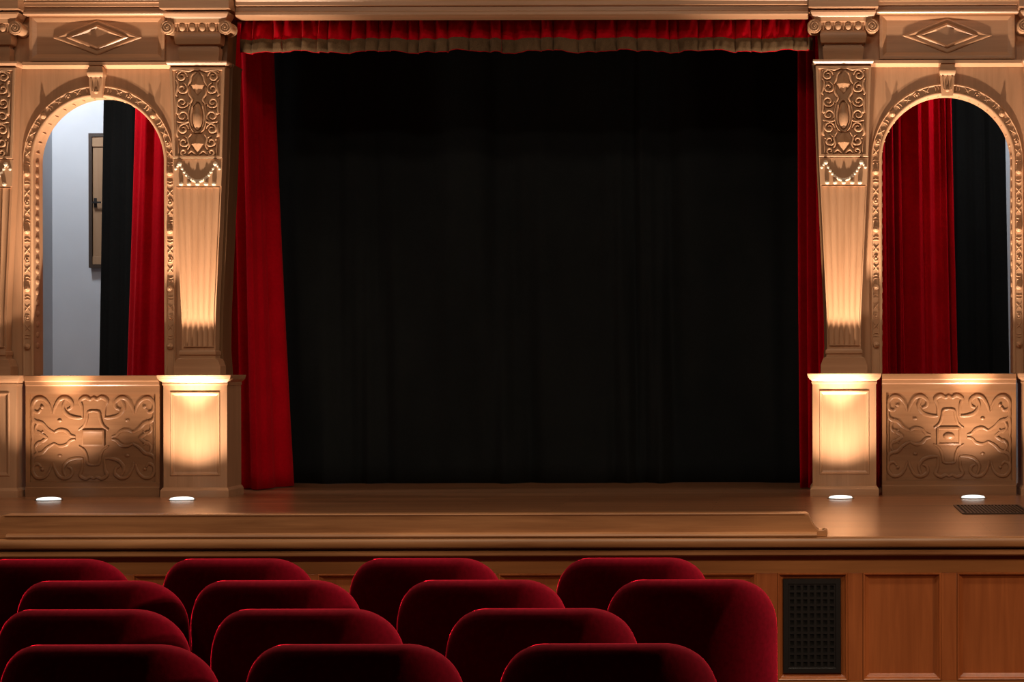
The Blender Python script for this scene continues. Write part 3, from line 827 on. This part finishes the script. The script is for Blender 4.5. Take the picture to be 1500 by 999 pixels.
# ------------------------------------------------------------------ theatre seats
def round_rect(hw, z0, z1, rt, rb, n=12):
    pts = []
    for (cx, cz, r, a0) in ((hw-rb, z0+rb, rb, -PI/2), (hw-rt, z1-rt, rt, 0), (-hw+rt, z1-rt, rt, PI/2), (-hw+rb, z0+rb, rb, PI)):
        for i in range(n+1):
            a = a0+PI/2*i/n
            # slightly squarer than a circle
            c, s_ = math.cos(a), math.sin(a); e = .96
            pts.append((cx+r*math.copysign(abs(c)**e, c), cz+r*math.copysign(abs(s_)**e, s_)))
    return pts
SW = .30
WRAP = math.radians(48)
RB = SW/math.sin(WRAP)
TILT = math.radians(7)
def bend(sx, y, z, zb=.40):              # wrap the flat outline round an upright axis and lean it back
    a = sx/RB
    return ((RB-y)*math.sin(a), RB-(RB-y)*math.cos(a) - (z-zb)*math.tan(TILT), z)
def cushion(outline, cz, th, p=9.0, rings=14):
    n = len(outline); loops = []
    for side in (-1, 1):
        seq = [math.sin(PI/2*i/rings) for i in range(1, rings+1)]
        if side == 1: seq = seq[::-1][1:]
        for s_ in seq:
            t = th*max(0.0, (1-s_**p))**(1/2.2)
            loops.append([(x*s_, side*t, cz+(z-cz)*s_) for x, z in outline])
    return loops
def make_seat():
    t = thing('theatre_seat', (0, 0, 0), 'x', 'seat', 'red velvet theatre seats in rows')
    ol = round_rect(RB*WRAP, .33, 1.03, .185, .05)
    L = cushion(ol, .68, .055)
    L = [[bend(*p) for p in l] for l in L]
    m = MB(); m.rings(L, True)
    m.f.append(tuple(range(len(ol)-1, -1, -1)))
    back = m.build('backrest', M_SEAT, t, smooth=180)
    # cushion, tipped-down
    o2 = round_rect(.255, .30, .42, .04, .04, 6)
    m = MB(); L = []
    for (y, k) in ((.06, .8), (.075, .95), (.12, 1), (.42, 1), (.47, .93), (.485, .75)): L.append([(x*k, y, .36+(z-.36)*k) for x, z in o2])
    m.rings(L, True); m.f.append(tuple(range(len(o2)-1, -1, -1)))
    m.build('seat_cushion', M_SEAT, t, smooth=50)
    for q in (-1, 1):
        m = MB(); x0, x1 = (q*.262, q*.292); a, c = min(x0, x1), max(x0, x1)
        m.prism_x(a, c, [(.10, 0), (.36, 0), (.36, .02), (.30, .06), (.30, .34), (.40, .44), (.40, .585), (.12, .585), (.13, .30), (.14, .06), (.10, .02)])
        m.build('side_panel', M_SEATW, t, bevel=.004)
        m = MB(); a, c = q*.277-.03, q*.277+.03
        m.prism_x(a, c, [(.125, .587), (.42, .587), (.44, .60), (.43, .618), (.125, .62)]); m.build('armrest', M_SEATW, t, bevel=.008)
    return t
ORD = ['end seat beside the open aisle', 'second seat in from the aisle', 'third seat in from the aisle', 'fourth seat in, cut by the photo edge']
ROWS = [
    (7.74, 'in the front row against the stage', [923, 616, 338, 66]),
    (6.95, 'in the second row from the stage', [1009, 699, 393, 134]),
    (6.13, 'in the third row from the stage', [787, 438, 118]),
    (5.35, 'in the rearmost row, nearest the viewer', [885, 506, 141])]
proto = None
for ri, (d, rw, cs) in enumerate(ROWS):
    for ci, px in enumerate(cs):
        o = proto = make_seat() if proto is None else proto
        if not (ri == 0 and ci == 0): o = copy_tree(proto)
        lab = ['red velvet end seat on the vent side ', 'red velvet seat second from the vent-side end ', 'red velvet seat third from the vent-side end ', 'red velvet seat fourth from the vent-side end '][ci]
        o['label'] = lab + rw
        o.location = (X(px, d), d+.06, FS)

# ------------------------------------------------------------------ light
def light(kind, name, loc, energy, col, rot=None, target=None, **kw):
    l = bpy.data.lights.new(name, kind); l.energy = energy; l.color = col
    for k_, v_ in kw.items(): setattr(l, k_, v_)
    o = bpy.data.objects.new(name, l); COL.objects.link(o); o.location = loc
    if target is not None: o.rotation_euler = (Vector(target)-Vector(loc)).to_track_quat('-Z', 'Y').to_euler()
    return o
WARM = (1, .755, .57)
for x in UP:      # each floor fitting throws a wide flood and a tight beam
    light('SPOT', 'uplight_flood', (x, UY, .035), 135, WARM, target=(x, UY+.17, 2.6), spot_size=math.radians(118), spot_blend=1.0, shadow_soft_size=.03)
    light('SPOT', 'uplight_beam', (x, UY, .036), 1000, WARM, target=(x, UY+.42, 2.9), spot_size=math.radians(40), spot_blend=1.0, shadow_soft_size=.03)
# house lamps hanging from the ceiling out of frame
HOUSE = (1, .81, .62)
for x, y, e in ((-6.5, 8.2, 75), (-2.4, 8.4, 75), (1.8, 8.2, 60), (-5, 10.6, 55), (-1, 10.8, 55), (2.6, 10.6, 45)):
    light('AREA', 'house_lamp', (x, y, 6.8), e, HOUSE, target=(x, y+.4, 0), shape='DISK', size=.8)
# unseen fill spots added to brighten the rims of the seats
for x in (-3.6, -1.8, .2):
    light('SPOT', 'seat_rim_fill', (x, 10.2, 6.7), 1500, (1, .7, .5), target=(x, 6.6, 0), spot_size=math.radians(46), spot_blend=.8, shadow_soft_size=.2)
for x in (-5.6, -3.4, -1.2, 1.0, 3.2):  # more added fill, to lift the shadowed rail below the nosing
    light('SPOT', 'stage_front_fill', (x, 2.0, 6.0), 820, (1, .76, .5), target=(x, 12.3, -.45), spot_size=math.radians(19), spot_blend=1, shadow_soft_size=.3)
# fill spots added out of view to brighten the drawn curtains
light('SPOT', 'curtain_fill', (1.5, 9.5, 5.4), 420, (1, .72, .5), target=(X(405, 17.3), 17.3, 1.3), spot_size=math.radians(16), spot_blend=1, shadow_soft_size=.15)
light('SPOT', 'curtain_fill', (-7.5, 9.5, 5.2), 420, (1, .72, .5), target=(X(1180, 17), 17, 1.6), spot_size=math.radians(14), spot_blend=1, shadow_soft_size=.15)
# wall lamps of the house on the aisle side
light('SPOT', 'wall_lamp', (5.2, 8.2, 1.9), 330, (1, .62, .36), target=(1.6, 12.2, -.7), spot_size=math.radians(66), spot_blend=1, shadow_soft_size=.25)
for y in (7.4, 8.8, 10.2):
    light('SPOT', 'wall_lamp', (5.2, y, 2.3), 1700, (1, .62, .45), target=(-1.6, y-1.7, 0), spot_size=math.radians(50), spot_blend=1, shadow_soft_size=.2)
# backstage working lights
COOL = (.94, .97, 1)
light('AREA', 'backstage_lamp', (xl+.14, 18.9, 4.8), 72, COOL, target=(X(110, 20.3), 20.3, 2.0), shape='DISK', size=.4)
light('AREA', 'backstage_lamp', (X(1480, 19), 19.0, 4.8), 38, COOL, target=(X(1480, 20.3), 20.3, 2.2), shape='DISK', size=.5)
light('AREA', 'wing_lamp', (X(60, 16.8), 16.75, 4.2), 28, (1, .9, .85), target=(X(215, 17), 17.1, 1.6), shape='DISK', size=.3)
light('AREA', 'wing_lamp', (X(1520, 16.7), 16.6, 4.2), 40, (1, .9, .85), target=(X(1340, 17), 17.1, 1.6), shape='DISK', size=.3)

w = bpy.data.worlds.new('world'); SC.world = w; w.use_nodes = True
w.node_tree.nodes['Background'].inputs['Color'].default_value = (.9, .75, .6, 1)
w.node_tree.nodes['Background'].inputs['Strength'].default_value = .01

# ------------------------------------------------------------------ camera
cd = bpy.data.cameras.new('camera'); cam = bpy.data.objects.new('camera', cd); COL.objects.link(cam)
cd.sensor_width = 36; cd.sensor_fit = 'HORIZONTAL'; cd.lens = F/1500*36
cd.shift_x = (750-CX)/1500; cd.shift_y = (CY-499.5)/1500
cam.matrix_world = Matrix.Translation((0, 0, E)) @ Matrix.Rotation(PI/2, 4, 'X') @ Matrix.Rotation(math.radians(-.13), 4, 'Z')
cd.clip_end = 100
SC.camera = cam
SC.view_settings.view_transform = 'Standard'; SC.view_settings.look = 'None'
SC.view_settings.exposure = 0; SC.view_settings.gamma = 1; SC.view_settings.use_curve_mapping = False
